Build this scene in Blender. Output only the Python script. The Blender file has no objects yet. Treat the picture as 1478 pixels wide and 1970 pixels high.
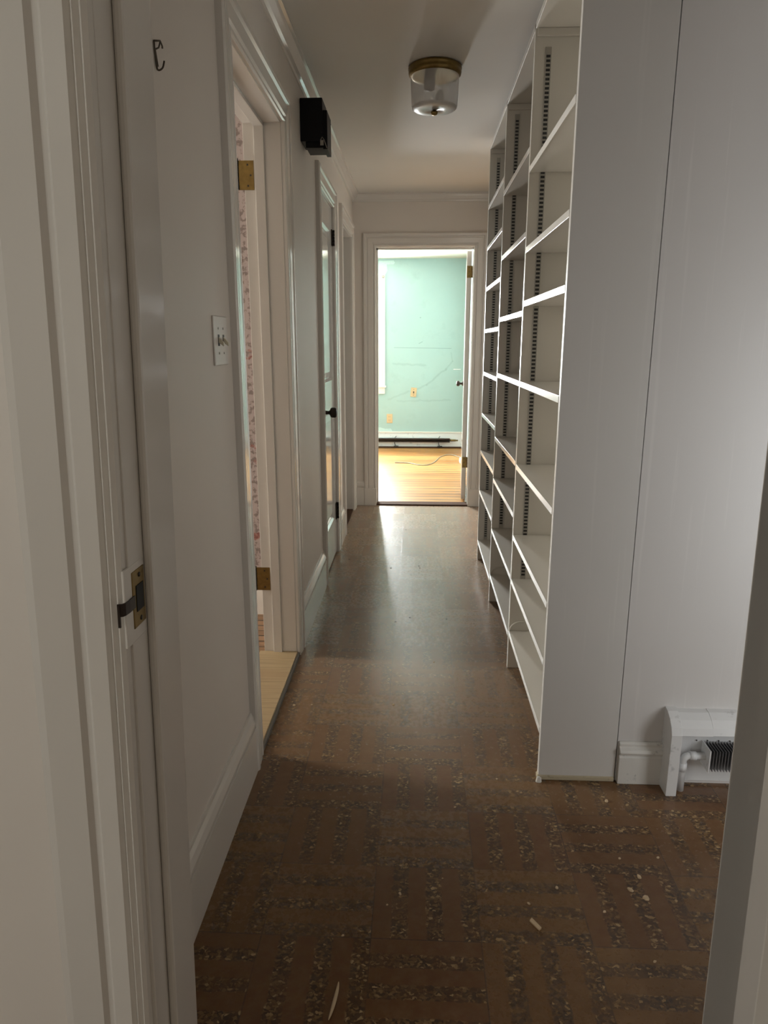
import bpy, bmesh, math, random
from mathutils import Vector, Matrix
random.seed(7)
PI = math.pi
scn = bpy.context.scene
COL = scn.collection

# ------------------------------------------------------------------ materials
def new_mat(name):
    m = bpy.data.materials.new(name); m.use_nodes = True
    nt = m.node_tree; nt.nodes.clear()
    out = nt.nodes.new('ShaderNodeOutputMaterial')
    b = nt.nodes.new('ShaderNodeBsdfPrincipled')
    nt.links.new(b.outputs[0], out.inputs[0])
    return m, nt, b, out

def setin(nt, node, key, v):
    if v is None: return
    if isinstance(v, bpy.types.NodeSocket): nt.links.new(v, node.inputs[key])
    else:
        s = node.inputs[key]
        if hasattr(s.default_value, '__len__') and len(s.default_value) == 4 and len(v) == 3: v = (*v, 1)
        s.default_value = v

def M(nt, op, a, b=None, c=None, clamp=False):
    n = nt.nodes.new('ShaderNodeMath'); n.operation = op; n.use_clamp = clamp
    setin(nt, n, 0, a); setin(nt, n, 1, b); setin(nt, n, 2, c)
    return n.outputs[0]

def mix(nt, f, a, b, blend='MIX'):
    n = nt.nodes.new('ShaderNodeMix'); n.data_type = 'RGBA'; n.blend_type = blend
    setin(nt, n, 0, f); setin(nt, n, 6, a); setin(nt, n, 7, b)
    return n.outputs[2]

def pos(nt):
    g = nt.nodes.new('ShaderNodeNewGeometry'); return g.outputs['Position']

def sep(nt, v):
    s = nt.nodes.new('ShaderNodeSeparateXYZ'); nt.links.new(v, s.inputs[0]); return s.outputs

def comb(nt, x, y, z):
    c = nt.nodes.new('ShaderNodeCombineXYZ'); setin(nt, c, 0, x); setin(nt, c, 1, y); setin(nt, c, 2, z); return c.outputs[0]

def vscale(nt, v, s):
    m = nt.nodes.new('ShaderNodeVectorMath'); m.operation = 'MULTIPLY'
    nt.links.new(v, m.inputs[0]); m.inputs[1].default_value = s; return m.outputs[0]

def noise(nt, v, scale, detail=2, rough=.5, out=0):
    n = nt.nodes.new('ShaderNodeTexNoise'); nt.links.new(v, n.inputs['Vector'])
    n.inputs['Scale'].default_value = scale; n.inputs['Detail'].default_value = detail
    n.inputs['Roughness'].default_value = rough
    return n.outputs[out]

def ramp(nt, f, stops, interp='LINEAR'):
    r = nt.nodes.new('ShaderNodeValToRGB'); r.color_ramp.interpolation = interp
    e = r.color_ramp.elements
    while len(e) < len(stops): e.new(.5)
    for k, (p, c) in enumerate(stops):
        e[k].position = p; e[k].color = (c, c, c, 1) if isinstance(c, (int, float)) else (*c, 1)
    nt.links.new(f, r.inputs[0]); return r.outputs[0]

def bump(nt, b, h, strength=.2, dist=.002):
    n = nt.nodes.new('ShaderNodeBump'); n.inputs['Strength'].default_value = strength
    n.inputs['Distance'].default_value = dist
    nt.links.new(h, n.inputs['Height']); nt.links.new(n.outputs[0], b.inputs['Normal'])

def paint(name, col, rough=.5, bs=.12, scale=35, streak=0, dirt=0, spec=.5):
    m, nt, b, o = new_mat(name)
    p = pos(nt)
    n = noise(nt, p, 2.2, 3)
    c = mix(nt, ramp(nt, n, [(.3, 0), (.7, 1)]), tuple(x*.96 for x in col), col)
    if streak:
        s = noise(nt, vscale(nt, p, (60, 60, 1.6)), 1, 3)
        c = mix(nt, ramp(nt, s, [(.60, 0), (.72, streak)]), c, tuple(min(1, x*1.12) for x in col))
    if dirt:
        d = noise(nt, p, 26, 4, .65)
        c = mix(nt, ramp(nt, d, [(.60, 0), (.72, dirt)]), c, tuple(x*.35 for x in col))
    setin(nt, b, 'Base Color', c)
    b.inputs['Roughness'].default_value = rough
    b.inputs['Specular IOR Level'].default_value = spec
    bump(nt, b, noise(nt, p, scale, 2), bs, .0015)
    return m

def plain(name, col, rough=.5, metal=0, vary=.15):
    m, nt, b, o = new_mat(name)
    n = noise(nt, pos(nt), 60, 3)
    setin(nt, b, 'Base Color', mix(nt, n, tuple(x*(1-vary) for x in col), tuple(min(1, x*(1+vary)) for x in col)))
    b.inputs['Roughness'].default_value = rough; b.inputs['Metallic'].default_value = metal
    return m

def floor_tile_mat():
    m, nt, b, o = new_mat('cork_tile')
    p = pos(nt); X, Y, Z = sep(nt, p)
    u = M(nt, 'DIVIDE', M(nt, 'ADD', X, .091+.2495*40), .2495)
    v = M(nt, 'DIVIDE', M(nt, 'ADD', Y, -1.308+.2255*40), .2255)
    iu = M(nt, 'FLOOR', u); iv = M(nt, 'FLOOR', v)
    fu = M(nt, 'SUBTRACT', u, iu); fv = M(nt, 'SUBTRACT', v, iv)
    par = M(nt, 'MODULO', M(nt, 'ADD', iu, iv), 2)            # 0: stripes along y, 1: stripes along x
    fv2 = M(nt, 'SUBTRACT', 1, fv)
    s = M(nt, 'ADD', M(nt, 'MULTIPLY', fu, M(nt, 'SUBTRACT', 1, par)), M(nt, 'MULTIPLY', fv2, par))
    nz = noise(nt, p, 45, 2)
    s3 = M(nt, 'FRACT', M(nt, 'ADD', M(nt, 'MULTIPLY', s, 3), M(nt, 'MULTIPLY', M(nt, 'SUBTRACT', nz, .5), .16)))
    flake = ramp(nt, s3, [(.0, 0), (.50, 0), (.56, 1), (.96, 1), (1, .6)])
    # chips of wood in the flaked bands
    vo = nt.nodes.new('ShaderNodeTexVoronoi'); vo.inputs['Scale'].default_value = 1
    wob = nt.nodes.new('ShaderNodeVectorMath'); wob.operation = 'ADD'
    nt.links.new(vscale(nt, p, (150, 190, 100)), wob.inputs[0])
    nt.links.new(vscale(nt, noise(nt, p, 90, 2, .5, 1), (2.2, 2.2, 0)), wob.inputs[1])
    nt.links.new(wob.outputs[0], vo.inputs['Vector'])
    chip = sep(nt, vo.outputs['Color'])[0]
    chipcol = ramp(nt, chip, [(.0, (.014, .005, .002)), (.4, (.050, .022, .006)), (.75, (.13, .066, .020)), (.93, (.24, .14, .05)), (1, (.50, .34, .16))])
    wn = nt.nodes.new('ShaderNodeTexWhiteNoise'); wn.noise_dimensions = '2D'
    nt.links.new(comb(nt, iu, iv, 0), wn.inputs['Vector'])
    tint = wn.outputs['Value']
    # the single pieces in the plain bands
    gr = noise(nt, vscale(nt, p, (9, 9, 1)), 4, 4)
    base = mix(nt, tint, (.120, .044, .0105), (.155, .072, .012))
    base = mix(nt, ramp(nt, gr, [(.35, 0), (.7, .5)]), base, (.165, .082, .020))
    base = mix(nt, ramp(nt, noise(nt, p, 1.3, 3), [(.4, 0), (.65, .35)]), base, (.105, .036, .018))
    col = mix(nt, M(nt, 'MULTIPLY', flake, ramp(nt, noise(nt, p, 14, 2), [(.3, .45), (.6, .9)])), base, chipcol)
    def edge(f): return M(nt, 'LESS_THAN', M(nt, 'SUBTRACT', .5, M(nt, 'ABSOLUTE', M(nt, 'SUBTRACT', f, .5))), .0055)
    seam = M(nt, 'MAXIMUM', edge(fu), edge(fv))
    seam = M(nt, 'MULTIPLY', seam, ramp(nt, noise(nt, p, 5, 2), [(.35, .2), (.6, .8)]))
    col = mix(nt, seam, col, (.03, .014, .008))
    # worn dusty film, patchy
    dust = ramp(nt, noise(nt, p, 28, 6, .75), [(.45, 0), (.75, .16)])
    col = mix(nt, dust, col, (.36, .24, .13))
    setin(nt, b, 'Base Color', col)
    r = ramp(nt, noise(nt, p, 60, 4, .6), [(.3, FLR0), (.7, FLR1)])
    r = M(nt, 'ADD', r, M(nt, 'MULTIPLY', tint, .03))
    setin(nt, b, 'Roughness', r)
    b.inputs['Specular IOR Level'].default_value = .42
    b.inputs['Sheen Weight'].default_value = .38; b.inputs['Sheen Roughness'].default_value = .45; b.inputs['Sheen Tint'].default_value = (1, .84, .68, 1)
    hh = M(nt, 'ADD', M(nt, 'MULTIPLY', M(nt, 'MULTIPLY', flake, chip), .7), M(nt, 'MULTIPLY', seam, -1))
    hh = M(nt, 'ADD', hh, M(nt, 'MULTIPLY', noise(nt, p, 130, 3), .9))
    bump(nt, b, hh, .18, .0010)
    return m

def plank_mat(name, c0, c1, seamc, w=.057, rough=.3, off=0):
    m, nt, b, o = new_mat(name)
    p = pos(nt); X, Y, Z = sep(nt, p)
    v = M(nt, 'DIVIDE', M(nt, 'ADD', Y, 10+off), w)
    iv = M(nt, 'FLOOR', v); fv = M(nt, 'SUBTRACT', v, iv)
    wn = nt.nodes.new('ShaderNodeTexWhiteNoise'); wn.noise_dimensions = '1D'
    nt.links.new(iv, wn.inputs['W'])
    g = noise(nt, vscale(nt, p, (2.5, 60, 1)), 1.5, 4)
    col = mix(nt, wn.outputs['Value'], c0, c1)
    col = mix(nt, ramp(nt, g, [(.45, 0), (.75, .55)]), col, tuple(x*.45 for x in c0))
    sw = M(nt, 'ADD', .02, M(nt, 'MULTIPLY', noise(nt, vscale(nt, p, (3, 30, 1)), 1, 2), .33))
    seam = M(nt, 'LESS_THAN', fv, sw)
    col = mix(nt, M(nt, 'MULTIPLY', seam, ramp(nt, noise(nt, vscale(nt, p, (2, 20, 1)), 1, 2), [(.3, .3), (.6, 1)])), col, seamc)
    setin(nt, b, 'Base Color', col); b.inputs['Roughness'].default_value = rough
    bump(nt, b, M(nt, 'MULTIPLY', seam, -1), .3, .002)
    return m

def teal_mat():
    m, nt, b, o = new_mat('teal_plaster')
    p = pos(nt); X, Y, Z = sep(nt, p)
    col = mix(nt, ramp(nt, noise(nt, p, 2.5, 4), [(.35, 0), (.7, 1)]), TEAL, tuple(x*1.06 for x in TEAL))
    col = mix(nt, ramp(nt, noise(nt, p, 5, 5, .6), [(.58, 0), (.75, .3)]), col, tuple(x*.72 for x in TEAL))
    # hairline cracks, nail marks and the groove left by a shelf
    wz = M(nt, 'MULTIPLY', M(nt, 'SUBTRACT', noise(nt, p, 14, 3), .5), .05)
    segs = [((-.29, 1.26), (.42, 1.25), .006, .55, 0), ((.44, 1.09), (.36, 1.0), .016, .2, 1), ((.36, 1.0), (.12, .80), .018, .24, 1),
            ((.12, .80), (-.05, .73), .018, .2, 1), ((-.10, .72), (-.36, .62), .02, .2, 1), ((.44, 1.09), (.42, 1.2), .012, .2, 1),
            ((.03, 1.62), (.035, 1.62), .009, .7, 0), ((.02, 1.31), (.06, 1.33), .008, .5, 0), ((-.3, 1.06), (.1, 1.05), .02, .2, 1),
            ((-.25, .60), (.42, .61), .018, .18, 1)]
    for a, c, w, k, wv in segs:
        dx, dz = c[0]-a[0], c[1]-a[1]; L2 = dx*dx+dz*dz
        px = M(nt, 'SUBTRACT', X, a[0]); pz = M(nt, 'SUBTRACT', M(nt, 'ADD', Z, wz) if wv else Z, a[1])
        t = M(nt, 'DIVIDE', M(nt, 'ADD', M(nt, 'MULTIPLY', px, dx), M(nt, 'MULTIPLY', pz, dz)), L2, clamp=True)
        ex = M(nt, 'SUBTRACT', px, M(nt, 'MULTIPLY', t, dx)); ez = M(nt, 'SUBTRACT', pz, M(nt, 'MULTIPLY', t, dz))
        d = M(nt, 'SQRT', M(nt, 'ADD', M(nt, 'MULTIPLY', ex, ex), M(nt, 'MULTIPLY', ez, ez)))
        f = M(nt, 'MULTIPLY', M(nt, 'SUBTRACT', 1, M(nt, 'DIVIDE', d, w), clamp=True), k)
        col = mix(nt, f, col, tuple(x*.35 for x in TEAL))
    setin(nt, b, 'Base Color', col); b.inputs['Roughness'].default_value = .6
    bump(nt, b, noise(nt, p, 30, 3), .15, .002)
    return m

def wallpaper_mat():
    m, nt, b, o = new_mat('floral_wallpaper')
    p = pos(nt); X, Y, Z = sep(nt, p)
    q = comb(nt, M(nt, 'MULTIPLY', X, 1), 0, Z)
    vo = nt.nodes.new('ShaderNodeTexVoronoi'); vo.inputs['Scale'].default_value = 9
    wob = nt.nodes.new('ShaderNodeVectorMath'); wob.operation = 'ADD'
    nt.links.new(q, wob.inputs[0]); nt.links.new(vscale(nt, noise(nt, q, 20, 3, .6, 1), (.12, 0, .12)), wob.inputs[1])
    nt.links.new(wob.outputs[0], vo.inputs['Vector'])
    rose = ramp(nt, vo.outputs['Distance'], [(.0, 1), (.13, .9), (.19, 0)])
    leaf = ramp(nt, noise(nt, q, 38, 4, .65), [(.50, 0), (.56, 1)])
    petals = ramp(nt, noise(nt, q, 70, 3), [(.4, 0), (.6, 1)])
    col = mix(nt, M(nt, 'MULTIPLY', leaf, .75), (.36, .295, .275), (.12, .085, .075))
    col = mix(nt, rose, col, mix(nt, petals, (.16, .045, .035), (.34, .17, .14)))
    setin(nt, b, 'Base Color', col); b.inputs['Roughness'].default_value = .7
    return m

def glass_mat(name, tint=(.9, .95, .95)):
    m = bpy.data.materials.new(name); m.use_nodes = True; nt = m.node_tree; nt.nodes.clear()
    o = nt.nodes.new('ShaderNodeOutputMaterial'); t = nt.nodes.new('ShaderNodeBsdfTransparent')
    g = nt.nodes.new('ShaderNodeBsdfGlossy'); g.inputs['Roughness'].default_value = .03
    t.inputs['Color'].default_value = (*tint, 1)
    mx = nt.nodes.new('ShaderNodeMixShader'); mx.inputs[0].default_value = .07
    nt.links.new(t.outputs[0], mx.inputs[1]); nt.links.new(g.outputs[0], mx.inputs[2]); nt.links.new(mx.outputs[0], o.inputs[0])
    return m

def frosted_mat(name, solid):
    m, nt, b, o = new_mat(name)
    b.inputs['Base Color'].default_value = (.86, .84, .82, 1); b.inputs['Roughness'].default_value = .12 if solid < .9 else .34
    tr = nt.nodes.new('ShaderNodeBsdfTranslucent'); tr.inputs['Color'].default_value = (.6, .6, .58, 1)
    tp = nt.nodes.new('ShaderNodeBsdfTransparent')
    m1 = nt.nodes.new('ShaderNodeMixShader'); m1.inputs[0].default_value = .3
    nt.links.new(b.outputs[0], m1.inputs[1]); nt.links.new(tr.outputs[0], m1.inputs[2])
    m2 = nt.nodes.new('ShaderNodeMixShader'); m2.inputs[0].default_value = 1-solid
    nt.links.new(m1.outputs[0], m2.inputs[1]); nt.links.new(tp.outputs[0], m2.inputs[2])
    nt.links.new(m2.outputs[0], o.inputs[0])
    return m

FLR0, FLR1 = .235, .265
TEAL = (.33, .46, .445)
MW = paint('wall_paint', (.76, .70, .64), .55)
MP = paint('panel_paint', (.72, .695, .675), .42, streak=.5)
MC = paint('ceiling_paint', (.74, .72, .68), .7)
MT = paint('trim_gloss_paint', (.75, .71, .66), .12, .04, 18, spec=.6)
MD = paint('door_gloss_paint', (.70, .69, .66), .09, .03, 9, spec=.7)
MB_ = paint('shelf_paint', (.74, .71, .65), .30, .06, 20)
ML = paint('shelf_lip_paint', (.80, .79, .76), .22, .10, 60, spec=.8)
MJ = paint('jamb_paint', (.70, .66, .61), .16, .05, 14)
MHT = paint('heater_enamel', (.80, .80, .80), .3, .08, 30, dirt=.5)
MDI = paint('dirty_base_paint', (.74, .72, .68), .5, .3, 60, dirt=.9)
MR = paint('far_ceiling_paint', (.66, .66, .58), .7)
MF = floor_tile_mat()
MO = plank_mat('honey_oak_planks', (.36, .155, .034), (.52, .27, .075), (.05, .015, .004), .115, .33)
MBR = plank_mat('brown_oak_planks', (.22, .12, .06), (.30, .17, .09), (.05, .03, .015), .06, .4)
MTL = teal_mat()
MTP = plain('pale_plaster_patch', (.46, .60, .58), .7)
MWP = wallpaper_mat()
MSILL = plank_mat('worn_pine_threshold', (.44, .31, .17), (.50, .37, .21), (.42, .29, .16), .5, .45)
MBRASS = plain('aged_brass', (.24, .165, .06), .35, 1, .35)
MDARK = plain('dark_bronze', (.035, .025, .02), .35, .6)
MBLK = plain('black_plastic', (.006, .006, .007), .45)
MBLK.node_tree.nodes['Principled BSDF'].inputs['Specular IOR Level'].default_value = .2
MSLOT = plain('slot_shadow_steel', (.03, .03, .03), .5, .3)
MSTD = plain('painted_steel_standard', (.40, .38, .34), .35, .3)
MIRON = plain('wire_hook_steel', (.10, .08, .06), .4, .7)
MFIN = plain('grey_fin_metal', (.30, .30, .31), .35, .7)
MIV = plain('ivory_plastic', (.58, .42, .24), .4, 0, .05)
MPL = plain('painted_cover_plate', (.72, .68, .63), .4, 0, .03)
MTOG = plain('cream_toggle', (.66, .60, .46), .35, 0, .05)
MCHIP = plain('pale_wood_chip', (.62, .47, .30), .7)
MCRUMB = plain('dark_crumb', (.03, .02, .015), .8)
MTHR = plain('dark_threshold_wood', (.07, .035, .02), .9)
MTHR.node_tree.nodes['Principled BSDF'].inputs['Specular IOR Level'].default_value = .1
MCORD = plain('grey_cable_jacket', (.30, .27, .20), .5)
MWHT = plain('white_plastic', (.8, .8, .78), .4, 0, .03)
MGL = glass_mat('window_glass')
MFR = frosted_mat('frosted_lamp_side', .55)
MFB = frosted_mat('frosted_lamp_bottom', .97)
MSTR = plain('dark_stringer', (.15, .14, .12), .5)

# ------------------------------------------------------------------ mesh builder
class B:
    def __init__(s): s.v = []; s.f = []; s.mi = []; s.sm = []
    def add(s, vs, fs, mi=0, smooth=False):
        o = len(s.v); s.v += [tuple(x) for x in vs]
        for f in fs: s.f.append([i+o for i in f]); s.mi.append(mi); s.sm.append(smooth)
        return s
    def box(s, x0, x1, y0, y1, z0, z1, mi=0):
        v = [(x, y, z) for z in (z0, z1) for y in (y0, y1) for x in (x0, x1)]
        return s.add(v, [(0, 2, 3, 1), (4, 5, 7, 6), (0, 1, 5, 4), (2, 6, 7, 3), (0, 4, 6, 2), (1, 3, 7, 5)], mi)
    def lathe(s, prof, n=32, axis='z', c=(0, 0, 0), mi=0, cap=True, smooth=True):
        vs = []
        for r, h in prof:
            for k in range(n):
                a = 2*PI*k/n; p = (r*math.cos(a), r*math.sin(a), h)
                if axis == 'x': p = (p[2], p[0], p[1])
                elif axis == 'y': p = (p[0], p[2], p[1])
                vs.append((p[0]+c[0], p[1]+c[1], p[2]+c[2]))
        fs = [(i*n+k, i*n+(k+1) % n, (i+1)*n+(k+1) % n, (i+1)*n+k) for i in range(len(prof)-1) for k in range(n)]
        if cap: fs += [tuple(range(n))[::-1], tuple(range((len(prof)-1)*n, len(prof)*n))]
        return s.add(vs, fs, mi, smooth)
    def tube(s, pts, r, n=10, mi=0, taper=None):
        pts = [Vector(p) for p in pts]; vs = []; up = Vector((.13, .21, .97)).normalized()
        for i, p in enumerate(pts):
            t = (pts[min(i+1, len(pts)-1)]-pts[max(i-1, 0)]).normalized()
            a = t.cross(up)
            if a.length < .05: a = t.cross(Vector((1, 0, 0)))
            a.normalize(); b2 = t.cross(a).normalized(); rr = r if not taper else taper[i]
            for k in range(n):
                an = 2*PI*k/n; vs.append(p+a*math.cos(an)*rr+b2*math.sin(an)*rr)
        fs = [(i*n+k, i*n+(k+1) % n, (i+1)*n+(k+1) % n, (i+1)*n+k) for i in range(len(pts)-1) for k in range(n)]
        fs += [tuple(range(n))[::-1], tuple(range((len(pts)-1)*n, len(pts)*n))]
        return s.add(vs, fs, mi, True)
    def prism(s, prof, fn, a, b, mi=0):
        """extrude a closed 2-D profile from parameter a to b; fn(u,v,t)->xyz"""
        n = len(prof); vs = [fn(u, v, a) for u, v in prof]+[fn(u, v, b) for u, v in prof]
        fs = [(k, (k+1) % n, n+(k+1) % n, n+k) for k in range(n)]+[tuple(range(n))[::-1], tuple(range(n, 2*n))]
        return s.add(vs, fs, mi)
    def make(s, name, mats, parent=None, bevel=0, shear=None):
        if shear:
            k, z0 = shear; s.v = [(x+k*(z-z0), y, z) for x, y, z in s.v]
        me = bpy.data.meshes.new(name); me.from_pydata(s.v, [], s.f)
        if not isinstance(mats, (list, tuple)): mats = [mats]
        for m in mats: me.materials.append(m)
        for p, mi, sm in zip(me.polygons, s.mi, s.sm): p.material_index = mi; p.use_smooth = sm
        bm = bmesh.new(); bm.from_mesh(me); bmesh.ops.recalc_face_normals(bm, faces=bm.faces); bm.to_mesh(me); bm.free()
        o = bpy.data.objects.new(name, me); COL.objects.link(o)
        if parent:
            o.parent = parent; o.matrix_parent_inverse = Matrix.Translation(-world_loc(parent))
        if bevel:
            md = o.modifiers.new('bevel', 'BEVEL'); md.width = bevel; md.segments = 2; md.limit_method = 'ANGLE'; md.angle_limit = math.radians(40)
        return o

def world_loc(o):
    return o.location.copy() if o.parent is None else o.location + world_loc(o.parent) * 0 if o.type == 'MESH' else o.location.copy()

def smooth(pts, n=8):
    out = []; P = [Vector(p) for p in pts]
    for i in range(len(P)-1):
        p0, p1, p2, p3 = P[max(i-1, 0)], P[i], P[i+1], P[min(i+2, len(P)-1)]
        for k in range(n):
            t = k/n; out.append(.5*((2*p1)+(p2-p0)*t+(2*p0-5*p1+4*p2-p3)*t*t+(3*p1-p0-3*p2+p3)*t**3))
    return out+[P[-1]]

def empty(name, loc):
    o = bpy.data.objects.new(name, None); o.empty_display_size = .05; COL.objects.link(o); o.location = loc; return o

def tag(o, label=None, cat=None, group=None, kind=None):
    if label: o['label'] = label
    if cat: o['category'] = cat
    if group: o['group'] = group
    if kind: o['kind'] = kind
    return o

def struct(o, label, cat): return tag(o, label, cat, None, 'structure')

# ------------------------------------------------------------------ dimensions
XL, XB, XR = -.505, .387, .62
YF, YN0, YN1, YP = 5.672, .795, .935, 1.93
CH, FCH = 2.403, 2.312
YE, XE = 8.95, .592          # far room end wall / right wall
XW0, XW1, YW0 = -3.6, -2.3, -3.0

# ------------------------------------------------------------------ room shell
def wall_along_y(x0, x1, y0, y1, z1, holes, b=None, z0=0):
    b = b or B(); y = y0
    for h0, h1, zb, zt in holes:
        b.box(x0, x1, y, h0, z0, z1)
        if zb > z0: b.box(x0, x1, h0, h1, z0, zb)
        b.box(x0, x1, h0, h1, zt, z1); y = h1
    return b.box(x0, x1, y, y1, z0, z1)
def wall_along_x(y0, y1, x0, x1, z1, holes, b=None, z0=0):
    b = b or B(); x = x0
    for h0, h1, zb, zt in holes:
        b.box(x, h0, y0, y1, z0, z1)
        if zb > z0: b.box(h0, h1, y0, y1, z0, zb)
        b.box(h0, h1, y0, y1, zt, z1); x = h1
    return b.box(x, x1, y0, y1, z0, z1)

D1, D2, D3 = (2.028, 2.765, 2.087), (3.76, 4.31, 2.07), (4.82, 5.46, 2.07)
J = .02
o = wall_along_y(XL-.14, XL, YN1, 5.812, CH+.1, [(d[0]-J, d[1]+J, 0, d[2]+J) for d in (D1, D2, D3)]).make('wall_left', MW)
struct(o, 'off-white left wall of the hallway with three doorways', 'wall')
FD = (-.326, .426, 2.028)
o = wall_along_x(YF, YF+.138, XL, XR, CH+.1, [(FD[0]-J, FD[1]+J, 0, FD[2]+J)]).make('wall_far', MW)
struct(o, 'white end wall of the hallway around the open doorway', 'wall')
o = B().box(XR, XR+.14, YP+.13, 5.812, 0, CH+.1).make('wall_right', MW)
struct(o, 'white wall behind the built-in bookcase', 'wall')
o = B().box(XR+.002, 3.1, YP, YP+.13, 0, CH+.1).make('wall_alcove', MP)
struct(o, 'white panelled wall to the right of the bookcase above the heater', 'wall')
b = wall_along_x(YN0, YN1, -2.6, 3.1, CH+.1, [(-.41, .535, 0, 2.14), (1.35, 2.15, .25, 1.45)])
o = b.make('wall_near', MW); struct(o, 'wall around the nearest doorway the view looks through', 'wall')
b = B().box(3.0, 3.1, YN1, YP, 0, CH+.1)
o = b.make('wall_alcove_end', MW); struct(o, 'end wall of the side passage', 'wall')
# near room (behind the camera)
b = B().box(-2.6, 1.15, YW0-.1, YW0, 0, CH+.1); wall_along_y(-2.74, -2.6, YW0-.1, YN1, CH+.1, [(-2.3, -.7, .8, 2.0)], b).box(1.05, 1.15, YW0, YN0, 0, CH+.1)
o = b.make('wall_back', MW); struct(o, 'walls of the room behind the viewpoint', 'wall')
# bedroom behind the first doorway
YBW = 3.24
b = wall_along_y(XW0-.1, XW0, .935, YBW+.1, CH+.1, [(2.58, 3.12, .55, 1.95)]); b.box(XW0, XL-.14, .935, 1.0, 0, CH+.1)
o = b.make('wall_bedroom', MW); struct(o, 'window wall of the bedroom behind the first doorway', 'wall')
o = B().box(XW0, XL-.14, YBW, YBW+.1, 0, CH+.1).make('wall_floral', MWP); struct(o, 'bedroom wall with faded red floral wallpaper', 'wall')
# small rooms behind doors two and three
b = B().box(-1.3, -1.2, YBW+.1, 4.6, 0, CH+.1).box(-2.4, XL-.14, 4.56, 4.62, 0, CH+.1).box(-2.4, -2.3, 4.6, 5.9, 0, CH+.1).box(-2.4, XL-.14, 5.672, 5.81, 0, CH+.1)
o = b.make('wall_side_rooms', MW); struct(o, 'pale walls inside the side rooms on the left', 'wall')
# far room
W1 = (-1.45, -.50, .80, 2.04)
o = wall_along_x(YE, YE+.14, XW1, XE+.1, FCH+.1, [W1]).make('wall_end', MTL); struct(o, 'aqua green end wall of the far room', 'wall')
o = B().box(XE, XE+.1, YF+.138, YE, 0, FCH+.1).make('wall_end_right', MTL); struct(o, 'aqua green right wall of the far room', 'wall')
W2 = (6.35, 7.75, .75, 2.04)
o = wall_along_y(XW1-.14, XW1, YF+.138, YE+.14, FCH+.1, [W2]).make('wall_end_left', MTL); struct(o, 'aqua green left wall of the far room with an added window', 'wall')
o = B().box(XW1, XL-.14, YF+.12, YF+.14, 0, FCH+.1).make('wall_end_near', MTL); struct(o, 'aqua green near wall of the far room', 'wall')

o = B().box(XL, XR+.10, YN1, 5.69, -.05, 0).box(XR+.10, 3.1, YN1, YP+.05, -.05, 0).box(-2.7, 1.15, YW0-.1, YN1, -.05, 0).make('floor', MF)
struct(o, 'brown cork-chip parquet tile floor of the hallway', 'floor')
o = B().box(XW1-.1, XE+.1, 5.69, YE+.1, -.05, .004).make('floor_far', MO); struct(o, 'honey-coloured wooden plank floor of the far room', 'floor')
o = B().box(XW0-.1, XL-.14, .9, YBW+.1, -.05, 0).box(-2.4, XL-.14, 4.6, 5.8, -.05, 0).box(-1.3, XL-.0, 3.34, 4.6, -.05, -.001).box(XL-.14, XL, 4.6, 5.6, -.05, -.001).make('floor_side', MBR)
struct(o, 'brown wooden floor inside the left side rooms', 'floor')
o = B().box(-3.8, 3.2, YW0-.1, YF+.14, CH, CH+.1).make('ceiling', MC); struct(o, 'flat off-white ceiling of the hallway', 'ceiling')
o = B().box(XW1-.1, XE+.1, YF+.14, YE+.1, FCH, FCH+.1).make('ceiling_far', MR); struct(o, 'creamy ceiling of the far room', 'ceiling')

# crown moulding
cp = [(0, 0), (0, -.052), (.006, -.052), (.010, -.044), (.020, -.038), (.034, -.020), (.040, -.010), (.050, -.006), (.050, 0)]
b = B().prism(cp, lambda u, v, t: (XL+u, t, CH+v), YN1, YF).prism(cp, lambda u, v, t: (t, YF-u, CH+v), XL, XR)
o = b.make('trim_1', MT); struct(o, 'slim white crown moulding along left wall and end wall', 'moulding')
o = B().box(XR+.004, .80, YP-.02, YP, 2.105, 2.14).make('trim_2', MT); struct(o, 'white ledge at the top of the right panelled wall', 'moulding')

# baseboards
bp_ = [(0, 0), (.018, 0), (.018, .150), (.009, .152), (.009, .157), (.017, .159), (.017, .168), (.012, .186), (.006, .197), (.005, .205), (.0005, .2055), (0, .207)]
b = B()
for a, c in ((YN1, 1.926), (2.865, 3.65), (4.415, 4.72), (5.56, YF)): b.prism(bp_, lambda u, v, t: (XL+u, t, v), a, c)
o = b.make('baseboard_left', MT); struct(o, 'moulded white baseboard of the left wall', 'baseboard')
b = B().prism(bp_, lambda u, v, t: (t, YF-u, v), XL, FD[0]-.097)
b.prism(bp_, lambda u, v, t: (t, YF-u, v), FD[1]+.097, XR)
o = b.make('baseboard_far', MT); struct(o, 'short moulded baseboards beside the far doorway', 'baseboard')
bp2 = [(0, 0), (.018, 0), (.018, .090), (.012, .096), (.020, .100), (.024, .108), (.020, .116), (.010, .122), (.012, .132), (.006, .137), (0, .137)]
o = B().prism(bp2, lambda u, v, t: (t, YP-u, v), .625, .753).make('baseboard_right', MDI, bevel=.0015)
struct(o, 'scuffed stepped baseboard between bookcase and heater', 'baseboard')
o = B().box(XW0, XL-.14, YBW-.016, YBW, .0, .16).make('baseboard_bedroom', MT); struct(o, 'white baseboard below the floral wallpaper', 'baseboard')

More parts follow.
